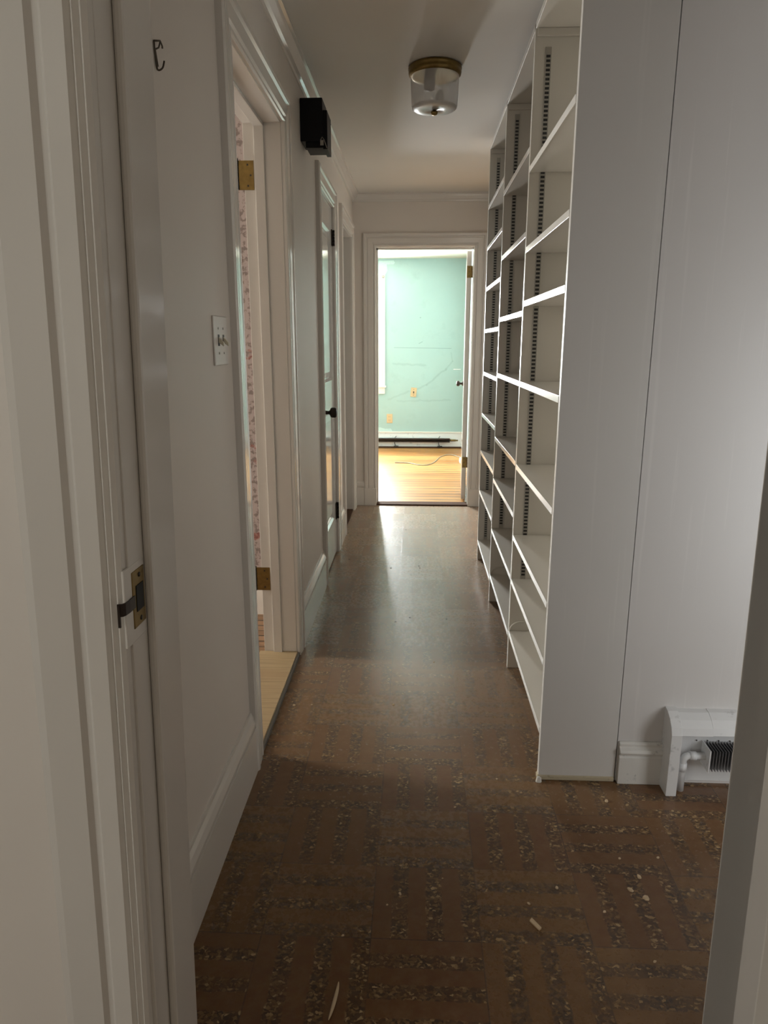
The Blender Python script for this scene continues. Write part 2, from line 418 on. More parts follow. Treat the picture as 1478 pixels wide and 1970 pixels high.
# ------------------------------------------------------------------ casings
CW = .098
cas = [(0, 0), (0, .011), (.004, .016), (.011, .016), (.015, .011), (.021, .011), (.026, .017), (.060, .019), (.064, .014), (.071, .014), (.076, .022), (.090, .023), (CW, .018), (CW, 0)]
def casing(b, a0, a1, zt, fn, z0=0, prof=cas):
    n = len(prof); rings = []
    for key in range(4):
        r = []
        for w, t in prof:
            u = a0-w if key < 2 else a1+w
            z = z0 if key in (0, 3) else zt+w
            r.append(fn(u, z, t))
        rings.append(r)
    vs = [p for r in rings for p in r]
    fs = [(i*n+k, i*n+(k+1) % n, (i+1)*n+(k+1) % n, (i+1)*n+k) for i in range(3) for k in range(n)]
    fs += [tuple(range(n))[::-1], tuple(range(3*n, 4*n))]
    return b.add(vs, fs)

def hinge(parent, fn, z0, z1, w=.055, mats=(MBRASS, MSLOT)):
    """fn(u,n,z): u along the leaf from the barrel, n off the surface"""
    b = B()
    def bx(u0, u1, n0, n1, za, zb, mi=0):
        P = [fn(u, n, z) for z in (za, zb) for n in (n0, n1) for u in (u0, u1)]
        b.add(P, [(0, 2, 3, 1), (4, 5, 7, 6), (0, 1, 5, 4), (2, 6, 7, 3), (0, 4, 6, 2), (1, 3, 7, 5)], mi)
    bx(0, w, 0, .0022, z0, z1)
    h = (z1-z0)
    for u, t in ((.62, .14), (.80, .5), (.62, .86)):
        cx, cz = u*w, z0+t*h
        bx(cx-.003, cx+.003, .0022, .0032, cz-.003, cz+.003, 1)
    lf = b.make('hinge', list(mats), parent)
    k = B()
    for i in range(5):
        za, zb = z0+i*h/5+.0008, z0+(i+1)*h/5-.0008
        ring = [(math.cos(2*PI*q/12)*.0068, math.sin(2*PI*q/12)*.0068) for q in range(12)]
        k.prism(ring, lambda u, v, t: fn(-.004+u, .005+v, t), za, zb)
    ring = [(math.cos(2*PI*q/12)*.0075, math.sin(2*PI*q/12)*.0075) for q in range(12)]
    k.prism(ring, lambda u, v, t: fn(-.004+u, .005+v, t), z1, z1+.006)
    k.make('hinge_barrel', MSLOT, lf)
    return lf

def left_fn(u, z, t): return (XL+t, u, z)
# door 1 : open doorway to the bedroom
y0, y1, zt = D1
d1 = empty('door_1', (XL-.07, (y0+y1)/2, 0)); struct(d1, 'first doorway on the left, door leaf missing, two brass hinges left', 'doorway')
casing(B(), y0-.004, y1+.004, zt+.004, left_fn).make('casing', MT, d1)
b = B().box(XL-.14, XL, y0-J, y0, 0, zt+J).box(XL-.14, XL, y1, y1+J, 0, zt+J).box(XL-.14, XL, y0, y1, zt, zt+J)
b.make('jamb', MJ, d1, .0015)
b = B().box(XL-.098, XL-.062, y0, y0+.012, 0, zt).box(XL-.098, XL-.062, y1-.012, y1, 0, zt).box(XL-.098, XL-.062, y0, y1, zt-.012, zt)
b.make('door_stop', MJ, d1, .0015)
o = B().box(XL-.16, XL+.004, y0-.0, y1, 0, .020).make('threshold', MSILL, d1, .002); o['label'] = 'worn tan wooden threshold'
o = B().box(XL+.004, XL+.013, y0-.0, y1, 0, .015).make('threshold_edge', MSTR, d1)
for za, zb in ((1.862, 1.962), (.297, .397)):
    hg = hinge(d1, lambda u, n, z: (XL-.162+u, y1-n, z), za, zb, .058)
    B().box(XL-.190, XL-.168, y1-.012, y1-.009, za-.002, zb-.003).make('loose_leaf', MSLOT, hg)

# door 2 : closed panelled closet door
y0, y1, zt = D2
d2 = empty('door_2', (XL, (y0+y1)/2, 0)); struct(d2, 'closed white panelled door halfway along the left wall', 'door')
casing(B(), y0-.004, y1+.004, zt+.004, left_fn).make('casing', MT, d2)
B().box(XL-.14, XL, y0-J, y0, 0, zt+J).box(XL-.14, XL, y1, y1+J, 0, zt+J).box(XL-.14, XL, y0, y1, zt, zt+J).make('jamb', MT, d2)
# leaf : stiles, rails, two raised panels
xf = XL-.001; xb = XL-.036; a0, a1, c0, c1 = y0+.003, y1-.003, .012, zt-.003
P1, P2 = (1.10, 1.93), (.25, .92); st = .10
b = B().box(xb, xf, a0, a0+st, c0, c1).box(xb, xf, a1-st, a1, c0, c1)
for za, zb in ((c0, P2[0]), (P2[1], P1[0]), (P1[1], c1)): b.box(xb, xf, a0+st, a1-st, za, zb)
lf = b.make('door_leaf', MD, d2, .0012)
for za, zb in (P1, P2):
    ya, yb_ = a0+st, a1-st
    b = B(); loops = [(0, xf-.001), (.012, xf-.012), (.02, xf-.012), (.05, xf-.005)]
    vs = []
    for d, x in loops: vs += [(x, ya+d, za+d), (x, yb_-d, za+d), (x, yb_-d, zb-d), (x, ya+d, zb-d)]
    fs = [(i*4+k, i*4+(k+1) % 4, i*4+4+(k+1) % 4, i*4+4+k) for i in range(3) for k in range(4)]+[(12, 13, 14, 15)]
    b.add(vs, fs); b.box(xb+.004, xf-.02, ya, yb_, za, zb)
    b.make('door_panel', MD, lf)
b = B().lathe([(.026, 0), (.026, .004), (.020, .008), (.011, .012), (.009, .028), (.014, .034), (.024, .038), (.028, .046), (.028, .062), (.024, .070), (.012, .073)], 28, 'x', (xf, 3.805, .944))
k = b.make('door_knob', MDARK, d2); k['label'] = 'dark bronze door knob'
for za, zb in ((1.862, 1.95), (.225, .33)):
    b = B().box(XL-.001, XL+.004, y1-.035, y1+.02, za, zb)
    for i in range(5):
        b.lathe([(.007, za+i*(zb-za)/5+.001), (.007, za+(i+1)*(zb-za)/5-.001)], 12, 'z', (XL+.010, y1-.002, 0))
    b.make('hinge', MDARK, d2)

# door 3 : open doorway near the end
y0, y1, zt = D3
d3 = empty('door_3', (XL-.07, (y0+y1)/2, 0)); struct(d3, 'narrow open doorway at the far end of the left wall', 'doorway')
casing(B(), y0-.004, y1+.004, zt+.004, left_fn).make('casing', MT, d3)
B().box(XL-.14, XL, y0-J, y0, 0, zt+J).box(XL-.14, XL, y1, y1+J, 0, zt+J).box(XL-.14, XL, y0, y1, zt, zt+J).make('jamb', MJ, d3)
B().box(XL-.10, XL-.06, y0, y0+.012, 0, zt).box(XL-.10, XL-.06, y1-.012, y1, 0, zt).make('door_stop', MJ, d3)
B().box(XL-.14, XL, y0, y1, 0, .012).make('threshold', MTHR, d3)

# door 4 : far doorway with its leaf swung open into the far room
x0, x1, zt = FD
d4 = empty('door_4', ((x0+x1)/2, YF+.07, 0)); struct(d4, 'doorway at the end of the hall with its door swung open', 'door')
casing(B(), x0-.002, x1+.002, zt+.003, lambda u, z, t: (u, YF-t, z)).make('casing', MT, d4)
for xa, xb2 in ((x0-.099, x0-.001), (x1+.001, x1+.099)):
    B().box(xa, xb2, YF-.0245, YF-.002, 0, .145).make('plinth_block', MT, d4, .0015)
B().box(x0-J, x0, YF, YF+.138, 0, zt+J).box(x1, x1+J, YF, YF+.138, 0, zt+J).box(x0, x1, YF, YF+.138, zt, zt+J).make('jamb', MT, d4)
B().box(x0, x0+.012, YF+.055, YF+.09, 0, zt).box(x0, x1, YF+.055, YF+.09, zt-.012, zt).make('door_stop', MT, d4)
B().box(x0-.01, x1+.01, YF-.012, YF+.10, 0, .010).make('threshold', MTHR, d4, .002)
lx0, lx1, ly0 = .383, .420, 5.825
b = B().box(lx0, lx1, ly0, ly0+.74, .022, 2.016); b.v = [(x+.055*(y-ly0), y, z) for x, y, z in b.v]
lf = b.make('door_leaf', MT, d4, .0015)
for za, zb in ((1.815, 1.905), (.294, .385)):
    b = B().box(lx0+.002, lx1+.006, ly0-.003, ly0, za, zb)
    for i in range(5): b.lathe([(.006, za+i*(zb-za)/5+.001), (.006, za+(i+1)*(zb-za)/5-.001)], 12, 'z', (lx1+.009, ly0-.004, 0))
    for t in (.15, .5, .85): b.lathe([(.004, ly0-.0045), (.003, ly0-.003)], 8, 'y', ((lx0+lx1)/2, 0, za+(zb-za)*t), 1)
    b.make('hinge', [MBRASS, MSLOT], lf)
kb = B().lathe([(.024, 0), (.022, -.006), (.010, -.010), (.009, -.026), (.022, -.032), (.026, -.044), (.022, -.056), (.01, -.06)], 24, 'x', (lx0+.036, ly0+.67, .955))
kb.make('door_knob', MDARK, lf)

# door 5 : nearest doorway frame, slightly out of plumb
d5 = empty('door_5', (.065, .865, 0)); struct(d5, 'nearest doorway frame with strike plate, seen at both edges of the view', 'doorway')
SL, SR = (.026, 1.3), (-.016, 1.18)
b = B().box(-.45, -.342, YN0, YN1, 0, 2.06); b.make('jamb', MJ, d5, .0015, SL)
b = B().box(-.342, -.330, .840, YN1-.004, 0, 2.05); b.make('door_stop', MJ, d5, .004, SL)
nb = [(0, 0), (0, .013), (.005, .017), (.009, .012), (.014, .017), (.018, .012), (.023, .018), (.046, .018), (.050, .015), (.056, .015), (.062, .021), (.105, .023), (.118, .017), (.118, 0)]
b = B().prism(nb, lambda w, t, z: (-.344-w, YN0-t, z), 0, 2.1); b.make('casing', MJ, d5, 0, (.030, 1.3))
b = B().box(.4615, .60, YN0, YN1, 0, 2.06); b.make('jamb', MJ, d5, .0015, SR)
b = B().box(.4495+.012, .4620, .845, YN1+.001, 0, 2.05); b.make('door_stop', MJ, d5, .002, SR)
b = B().prism(nb, lambda w, t, z: (.482+w, YN0-t, z), 0, 2.1); b.make('casing', MJ, d5, 0, SR)
b = B().box(-.42, .55, YN0, YN1, 2.04, 2.14).prism([(0, 0), (0, .018), (.1, .022), (.1, 0)], lambda w, t, x: (x, YN0-t, 2.045+w), -.44, .58)
b.make('head_jamb', MJ, d5)
# strike plate
sp = empty('tmp', (0, 0, 0)); bpy.data.objects.remove(sp)
b = B(); zc0, zc1 = .962, 1.036
b.box(-.3425, -.3400, .799, .836, zc0, zc1)
o = b.make('strike_plate', MBRASS, d5, .0008, SL); o['label'] = 'tarnished brass strike plate'
B().box(-.3412, -.3392, .808, .830, .982, 1.016).make('latch_hole', MBLK, o, 0, SL)
b = B()
pr = [(-.3390, .803), (-.3390, .786), (-.3402, .776), (-.3425, .7715), (-.3485, .7700), (-.3485, .7720), (-.3435, .7735), (-.3416, .777), (-.3403, .786), (-.3403, .803)]
b.prism(pr, lambda u, v, t: (u, v, t), .990, 1.006)
b.box(-.3485, -.3455, .7700, .7722, .976, 1.004)
b.make('strike_lip', MDARK, o, 0, SL)
for zz in (.970, 1.028): B().lathe([(.0035, -.3402), (.003, -.3392)], 10, 'x', (0, .820, zz)).make('screw', MDARK, o, 0, SL)
o = B().box(-.3445, -.3412, .7775, .8395, .945, 1.045).make('patch_block', MJ, d5, .001, SL)

# ------------------------------------------------------------------ windows
def window(name, label, fn, a0, a1, z0, z1, inner=1, trim_mat=None):
    w = empty(name, fn((a0+a1)/2, 0, z0)); struct(w, label, 'window'); trim_mat = trim_mat or MT
    def bx(b, u0, u1, n0, n1, za, zb):
        P = [fn(u, n, z) for z in (za, zb) for n in (n0, n1) for u in (u0, u1)]
        b.add(P, [(0, 2, 3, 1), (4, 5, 7, 6), (0, 1, 5, 4), (2, 6, 7, 3), (0, 4, 6, 2), (1, 3, 7, 5)])
    b = B(); casing(b, a0, a1, z1, lambda u, z, t: fn(u, t, z), z0-.01); b.make('casing', trim_mat, w)
    b = B(); bx(b, a0-.11, a1+.11, -.01, .045, z0-.03, z0-.008); b.make('sill', trim_mat, w, .003)
    b = B(); bx(b, a0-.095, a1+.095, 0, .018, z0-.11, z0-.03); b.make('apron', trim_mat, w, .002)
    b = B(); t = .03
    bx(b, a0, a0+t, -.13, 0, z0-.01, z1); bx(b, a1-t, a1, -.13, 0, z0-.01, z1); bx(b, a0, a1, -.13, 0, z1-t, z1); bx(b, a0, a1, -.13, 0, z0-.01, z0+t)
    b.make('window_frame', trim_mat, w)
    zm = (z0+z1)/2; s = .04
    for k, (za, zb, n0) in enumerate(((z0+t, zm+.02, -.07), (zm-.02, z1-t, -.105))):
        b = B(); ua, ub = a0+t, a1-t
        bx(b, ua, ua+s, n0, n0+.03, za, zb); bx(b, ub-s, ub, n0, n0+.03, za, zb); bx(b, ua, ub, n0, n0+.03, za, za+s); bx(b, ua, ub, n0, n0+.03, zb-s, zb)
        um = (ua+ub)/2; bx(b, um-.009, um+.009, n0+.006, n0+.024, za+s, zb-s)
        zz = (za+zb)/2; bx(b, ua+s, ub-s, n0+.006, n0+.024, zz-.009, zz+.009)
        sh = b.make('sash', trim_mat, w)
        b = B(); b.add([fn(ua+s, n0+.015, za+s), fn(ub-s, n0+.015, za+s), fn(ub-s, n0+.015, zb-s), fn(ua+s, n0+.015, zb-s)], [(0, 1, 2, 3)])
        b.make('pane', MGL, sh)
    return w
window('window_1', 'bright window at the left edge of the far aqua wall', lambda u, n, z: (u, YE-n, z), *W1)
window('added_window_2', 'unseen window added on the left wall of the far room to light the end wall', lambda u, n, z: (XW1+n, u, z), *W2)  # out of view, added so the aqua end wall is lit from the side
window('window_3', 'bedroom window behind the first doorway', lambda u, n, z: (XW0+n, u, z), 2.58, 3.12, .55, 1.95)
window('window_4', 'window in the near wall of the side passage', lambda u, n, z: (u, YN1+n, z), 1.35, 2.15, .25, 1.45)
window('added_window_5', 'unseen window added behind the viewpoint to light the nearest doorway frame', lambda u, n, z: (-2.6+n, u, z), -2.3, -.7, .8, 2.0)  # out of view, added on the left so light reaches the right jamb

# ------------------------------------------------------------------ bookcase
bc = empty('bookcase', (XB, 3.05, 0)); tag(bc, 'tall white built-in bookcase of three bays along the right of the hall', 'bookcase')
YS = [1.925, 2.690, 3.455, 4.190]; TH = .020; BT = 2.362
B().box(XB, XR-.002, YS[0], YS[0]+TH, .012, BT).make('end_panel', paint('end_panel_paint', (.72, .70, .67), .38, .08, 25, streak=.3), bc, .0012)
o = B().box(XB-.004, XR-.002, YS[0]-.004, YS[0]+TH, 0, .016).make('base_strip', paint('crumbling_caulk', (.50, .43, .30), .8, .9, 90, dirt=.8), bc, .003); o['label'] = 'dirty crumbling paint at foot of end panel'
for y in YS[1:3]: B().box(XB, XR-.012, y, y+TH, 0, BT).make('divider', MB_, bc, .0012)
B().box(XB, XR-.012, YS[3], YS[3]+TH, 0, BT).make('end_panel', MB_, bc, .0012)
B().box(XB, XR-.002, YS[0]+TH, YS[3], BT-.022, BT).make('top_panel', MB_, bc, .0012)
B().box(XR-.012, XR-.002, YS[0]+TH, YS[3], 0, BT-.022).make('back_panel', MB_, bc)
ZS = [[.158, .382, .565, .848, 1.163, 1.452, 1.638, 1.905], [.142, .388, .648, .855, 1.163, 1.42, 1.695, 1.975], [.118, .437, .678, .901, 1.142, 1.380, 1.608, 1.828, 2.043]]
for k in range(3):
    ya, yb_ = YS[k]+TH+.0015, YS[k+1]-.0015
    for i, z in enumerate(ZS[k]):
        b = B().box(XB+.0025, XR-.013, ya, yb_, z-.010, z+.008); sh = b.make('shelf', MB_, bc)
        bow = .004 if (k, i) in ((2, 4),) else 0
        B().box(XB-.001, XB+.0025, ya, yb_, z-.0115, z+.0085).make('shelf_lip', ML, sh, .0008)
    # cleat under the top, slotted shelf standards
    B().box(XB+.006, XR-.014, YS[k+1]-.012, YS[k+1]-.0005, BT-.045, BT-.0225).make('cleat', MB_, bc, .001)
    ztop = (2.285, 2.30, 2.297)[k]; zbot = (.385, .40, .13)[k]
    b = B().box(.423, .443, YS[k+1]-.0045, YS[k+1]-.0005, zbot, ztop)
    z = zbot+.02
    while z < ztop-.02:
        b.box(.4262, .4400, YS[k+1]-.0052, YS[k+1]-.0044, z, z+.0078, 1); z += .0140
    b.make('shelf_standard', [MSTD, MSLOT], bc)
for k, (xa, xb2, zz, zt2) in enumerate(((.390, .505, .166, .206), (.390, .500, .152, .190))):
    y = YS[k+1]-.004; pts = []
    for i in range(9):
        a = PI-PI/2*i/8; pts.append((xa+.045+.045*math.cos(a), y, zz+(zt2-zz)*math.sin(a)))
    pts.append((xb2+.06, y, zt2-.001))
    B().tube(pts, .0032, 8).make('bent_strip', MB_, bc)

# ------------------------------------------------------------------ baseboard heater by the panelled wall
ht = empty('baseboard_heater', (1.15, 1.89, 0)); tag(ht, 'white baseboard heater with open front on the right panelled wall', 'heater')
hp = [(YP, 0), (YP, .256), (YP-.022, .253), (YP-.045, .240), (YP-.062, .222), (YP-.072, .200), (YP-.072, 0)]
b = B().prism(hp, lambda u, v, t: (t, u, v), .752, .783); b.make('end_cap', MHT, ht, .0015)
cv = [(YP, .250), (YP-.022, .249), (YP-.045, .237), (YP-.062, .219), (YP-.069, .199), (YP-.067, .198), (YP-.059, .216), (YP-.043, .232), (YP-.022, .243), (YP, .244)]
B().prism(cv, lambda u, v, t: (t, u, v), .783, .872).make('top_cover', MHT, ht)
B().prism([(u+.0012, v+.0012) for u, v in cv], lambda u, v, t: (t, min(u, YP), v), .8725, 1.60).make('top_cover', MHT, ht)
b = B().box(.783, .838, YP-.009, YP-.001, .012, .245).box(.8385, 1.60, YP-.007, YP-.001, .012, .245)
bk = b.make('back_plate', MHT, ht, .0008)
for x, z in ((.852, .150), (.884, .150), (.917, .150), (.950, .150), (.822, .055)):
    B().lathe([(.0022, YP-.0098), (.0022, YP-.0085)], 8, 'y', (x, 0, z)).make('screw', MSLOT, bk)
pts = [(.806, 1.892, .0), (.806, 1.892, .090)]
for i in range(1, 7):
    a = PI-PI/2*i/6; pts.append((.824+.018*math.cos(a), 1.892, .098+.018*math.sin(a)))
pts += [(.90, 1.892, .116)]
b = B().tube(pts, .0105, 14).tube([(.802+.004, 1.892, .066), (.806, 1.892, .092)], .0125, 14).tube([(.824, 1.892, .116), (.842, 1.892, .116)], .0128, 14)
b.make('heating_pipe', MHT, ht)
b = B(); x = .872
b.tube([(.872, 1.892, .116), (1.58, 1.892, .116)], .009, 10)
while x < 1.55:
    b.box(x, x+.0014, 1.862, 1.919, .083, .149); x += .0085
o = b.make('fin_element', MFIN, ht); o['label'] = 'dark grey finned heating element'
b = B().box(.868, .8715, 1.860, 1.920, .080, .151); b.make('fin_end_plate', MHT, o)

# ------------------------------------------------------------------ far room baseboard heater
fh = empty('baseboard_heater', (-.3, YE-.04, 0)); tag(fh, 'stripped baseboard heater with bare pipe below the aqua wall', 'heater')
B().box(-1.9, XE, YE-.010, YE, .02, .198).make('back_plate', MHT, fh)
B().box(-1.9, XE, YE-.020, YE, .198, .214).make('top_rail', MT, fh, .001)
B().box(-1.9, XE-.02, YE-.028, YE-.010, .004, .022).make('bottom_rail', MTHR, fh)
b = B().tube([(-1.9, YE-.045, .108), (.53, YE-.045, .108)], .009, 10)
b.make('heating_pipe', MBRASS, fh)
b = B(); b.box(-1.88, .425, YE-.075, YE-.015, .118, .132).box(-1.88, .425, YE-.075, YE-.015, .084, .096)
x = -1.88
while x < .42: b.box(x, x+.002, YE-.073, YE-.017, .086, .130); x += .012
b.make('fin_element', MDARK, fh)
b = B().tube([(.425, YE-.045, .108), (.50, YE-.045, .108)], .013, 10); b.make('pipe_coupling', MBRASS, fh)
for x in (-.26, .30):
    b = B().tube([(x, YE-.012, .155), (x-.02, YE-.05, .130), (x-.025, YE-.078, .110)], .0035, 8).tube([(x-.02, YE-.077, .09), (x-.015, YE-.05, .05), (x, YE-.02, .03)], .0045, 8).box(x-.03, x+.03, YE-.06, YE-.01, .024, .032)
    b.make('bracket', MSLOT, fh)
fh2 = empty('baseboard_heater', (XE-.02, 7.4, 0)); tag(fh2, 'low white heater trim running along the right wall of the far room', 'heater')
B().box(XE-.012, XE, 5.9, YE-.02, .02, .198).make('back_plate', MHT, fh2)
B().box(XE-.024, XE, 5.9, YE-.02, .198, .214).make('top_rail', MT, fh2, .001)

# ------------------------------------------------------------------ ceiling lamp
lx, ly = .059, 3.185
lp = empty('ceiling_lamp', (lx, ly, CH)); tag(lp, 'round frosted glass ceiling lamp with brass base and finial', 'ceiling lamp')
B().lathe([(.100, CH), (.108, CH-.004), (.109, CH-.012), (.104, CH-.016), (.108, CH-.022), (.106, CH-.032), (.099, CH-.038), (.085, CH-.036)], 48, 'z', (lx, ly, 0)).make('lamp_base', MBRASS, lp)
B().lathe([(.0985, CH-.036), (.0985, CH-.045), (.0965, CH-.10), (.0935, CH-.146), (.0925, CH-.150)], 48, 'z', (lx, ly, 0), cap=False).make('lamp_shade', MFR, lp)
B().lathe([(.0925, CH-.150), (.0905, CH-.1545), (.086, CH-.1575), (.06, CH-.160), (.004, CH-.1615), (.004, CH-.157), (.06, CH-.1555), (.086, CH-.153), (.0905, CH-.149)], 48, 'z', (lx, ly, 0), cap=False).make('shade_bottom', MFB, lp)
B().lathe([(.020, CH-.036), (.024, CH-.050), (.022, CH-.085), (.012, CH-.092)], 24, 'z', (lx-.022, ly-.01, 0)).make('lamp_socket', MDARK, lp)
B().lathe([(.010, CH-.088), (.016, CH-.10), (.020, CH-.118), (.014, CH-.132), (.004, CH-.136)], 20, 'z', (lx+.022, ly, 0)).make('bulb', MWHT, lp)
B().lathe([(.003, CH-.16), (.013, CH-.1645), (.0145, CH-.170), (.011, CH-.177), (.004, CH-.180)], 24, 'z', (lx, ly, 0)).make('finial', MBRASS, lp)

# ------------------------------------------------------------------ black box high on the wall
bx = empty('wall_speaker', (XL, 3.3, 2.2)); tag(bx, 'small black box mounted high on the left wall beside the crown moulding', 'speaker')
b = B().box(XL+.002, XL+.096, 3.22, 3.36, 2.142, 2.308); b.make('box_body', MBLK, bx, .002)
b = B().box(XL+.096, XL+.115, 3.225, 3.36, 2.112, 2.262); b.make('front_cover', MBLK, bx, .002)
b = B().box(XL+.022, XL+.105, 3.228, 3.35, 2.118, 2.142); b.make('base_bracket', MBLK, bx, .002)
B().box(XL+.085, XL+.099, 3.217, 3.2195, 2.125, 2.145).make('grey_tab', MSTD, bx)
B().tube([(XL+.086, 3.216, 2.143), (XL+.094, 3.214, 2.156), (XL+.102, 3.214, 2.146), (XL+.113, 3.216, 2.114)], .0016, 8).make('wire_loop', MSTD, bx)

# ------------------------------------------------------------------ hook, switch, outlets
hk = B().tube(smooth([(XL+.003, 1.4630, 1.864), (XL+.003, 1.4645, 1.850), (XL+.003, 1.4705, 1.822), (XL+.005, 1.4690, 1.817), (XL+.010, 1.4660, 1.8155), (XL+.014, 1.4720, 1.822), (XL+.016, 1.4760, 1.834)], 4), .0017, 8)
hk.tube([(XL+.003, 1.4630, 1.864), (XL+.008, 1.4840, 1.8715), (XL+.009, 1.4910, 1.865), (XL+.009, 1.4910, 1.861)], .0016, 8)
hk.tube([(XL+.0035, 1.4665, 1.851), (XL+.006, 1.4790, 1.858), (XL+.008, 1.4840, 1.870)], .0015, 8)
hk.tube([(XL+.003, 1.4670, 1.852), (XL+.004, 1.4740, 1.824)], .0014, 8)
tag(hk.make('wall_hook', MIRON), 'small bent dark metal hook high on the near left wall', 'hook')
sw = empty('light_switch', (XL, 1.815, 1.316)); tag(sw, 'double toggle light switch in a painted plate on the left wall', 'light switch')
B().box(XL, XL+.0045, 1.750, 1.873, 1.256, 1.377).make('cover_plate', MPL, sw, .0018)
for y in (1.790, 1.834):
    t = B().box(XL+.0045, XL+.0055, y-.006, y+.006, 1.304, 1.332, 0); t = t.make('switch_slot', MSLOT, sw)
    b = B().add([(XL+.005, y-.0045, 1.312), (XL+.005, y+.0045, 1.312), (XL+.005, y+.0045, 1.326), (XL+.005, y-.0045, 1.326),
                 (XL+.018, y-.004, 1.303), (XL+.018, y+.004, 1.303), (XL+.018, y+.004, 1.312), (XL+.018, y-.004, 1.312)],
                [(0, 3, 2, 1), (4, 5, 6, 7), (0, 1, 5, 4), (1, 2, 6, 5), (2, 3, 7, 6), (3, 0, 4, 7)])
    b.make('toggle', MTOG, sw, .0008)
    for z in (1.286, 1.347): B().lathe([(.003, XL+.0045), (.0026, XL+.0056)], 10, 'x', (0, y, z)).make('screw', MSTD, sw)

def outlet(x, z, label, tilt=0, kind=0):
    e = empty('wall_outlet', (x, YE, z)); tag(e, label, 'outlet')
    def rb(x0, x1, n0, n1, z0, z1):
        b = B().box(x0, x1, YE-n1, YE-n0, z0, z1)
        if tilt:
            c, s = math.cos(tilt), math.sin(tilt); b.v = [(x+(a-x)*c-(d-z)*s, q, z+(a-x)*s+(d-z)*c) for a, q, d in b.v]
        return b
    rb(x-.037, x+.037, 0, .006, z-.058, z+.058).make('cover_plate', MIV, e, .002)
    if kind == 0:
        for dz in (-.022, .022):
            s_ = rb(x-.016, x+.016, .006, .009, z+dz-.015, z+dz+.015).make('socket', MIV, e, .003)
            rb(x-.009, x-.006, .009, .0095, z+dz-.005, z+dz+.008).make('slot', MSLOT, s_)
            rb(x+.006, x+.009, .009, .0095, z+dz-.005, z+dz+.008).make('slot', MSLOT, s_)
    else:
        rb(x-.006, x+.006, .006, .016, z-.012, z+.012).make('toggle', MSLOT, e)
        for dz in (-.035, .035): rb(x-.004, x+.004, .006, .008, z+dz-.004, z+dz+.004).make('screw', MBRASS, e)
outlet(-.345, .378, 'ivory double outlet low on the aqua wall above the heater')
outlet(-.042, .710, 'ivory switch plate hanging crooked in the middle of the aqua wall', -.09, 1)

o = B().box(.452, .545, YE-.006, YE, .990, 1.000).make('wall_clip', MWHT, None, .001); tag(o, 'short thin white strip on the right of the aqua wall', 'strip')
o = B().add([(x, y, z) for y in (YE-.0015, YE) for x, z in ((-.49, 2.13), (-.40, 2.13), (-.375, 2.17), (-.385, 2.245), (-.30, 2.245), (-.285, 2.265), (-.30, 2.29), (-.49, 2.285))],
            [(0, 1, 2, 3, 4, 5, 6, 7), (8, 9, 10, 11, 12, 13, 14, 15)]+[(k, (k+1) % 8, 8+(k+1) % 8, 8+k) for k in range(8)]).make('paint_patch', MTP, bpy.data.objects['wall_end'])
o = B().add([(x, y, z) for y in (YE-.0015, YE) for x, z in ((-.62, .215), (-.62, .27), (-.46, .262), (-.40, .245), (-.33, .25), (-.31, .215))],
            [(0, 1, 2, 3, 4, 5), (6, 7, 8, 9, 10, 11)]+[(k, (k+1) % 6, 6+(k+1) % 6, 6+k) for k in range(6)]).make('paint_patch', MTP, bpy.data.objects['wall_end'])
o = B().lathe([(.016, YE-.03), (.018, YE-.02), (.012, YE)], 14, 'y', (-.425, 0, 2.10)).make('curtain_rod_holder', MSTD, None); tag(o, 'small metal curtain rod holder at the top of the far window', 'bracket')

# cable on the far room floor
zf = .0085
cb = empty('floor_cable', (.1, 7.8, .004)); tag(cb, 'thin grey cable lying across the wooden floor of the far room', 'cable')
B().tube(smooth([(-.239, 7.768, zf), (-.093, 7.74, zf), (.07, 7.60, zf), (.187, 7.75, zf), (.289, 8.2, zf), (.406, 8.36, zf), (.514, 8.17, zf), (.546, 7.93, zf)]), .0045, 8).make('cable', MCORD, cb)
b = B().box(.485, .555, 7.70, 7.84, .005, .06); b.make('plug', MWHT, cb, .012)

# ------------------------------------------------------------------ debris on the floor
def chip_mesh(name, mat, n=7, flat=.35):
    b = B(); top = []; bot = []
    for k in range(n):
        a = 2*PI*k/n; r = .5*(.75+.4*random.random())
        top.append((r*math.cos(a)*.8, r*math.sin(a)*.8, flat*(.7+.5*random.random()))); bot.append((r*math.cos(a), r*math.sin(a), 0))
    b.add(bot+top, [tuple(range(n))[::-1], tuple(range(n, 2*n))]+[(k, (k+1) % n, n+(k+1) % n, n+k) for k in range(n)])
    me = b.make(name, mat); d = me.data; bpy.data.objects.remove(me); return d
CM = [chip_mesh('chip', MCHIP) for _ in range(5)]; KM = [chip_mesh('crumb', MCRUMB) for _ in range(3)]
def put(name, me, x, y, s, rz, label, cat, group, z=0):
    o = bpy.data.objects.new(name, me); COL.objects.link(o); o.location = (x, y, z); o.rotation_euler = (0, 0, rz); o.scale = s
    return tag(o, label, cat, group)
chips = [(-.444, 2.339, .011), (-.379, 2.346, .009), (-.075, 2.36, .011), (.124, 1.778, .006), (.26, 1.919, .007), (.359, 1.48, .010), (.282, 1.425, .008),
         (.574, 1.526, .013), (.539, 1.481, .013), (.569, 1.456, .015), (.543, 1.589, .008), (.644, 1.597, .008), (.458, 1.409, .008), (.532, 1.275, .007),
         (.571, 1.827, .011), (-.058, 1.406, .006), (-.028, 1.443, .008), (-.155, 1.312, .007), (.078, 1.498, .004), (.084, 2.726, .006)]
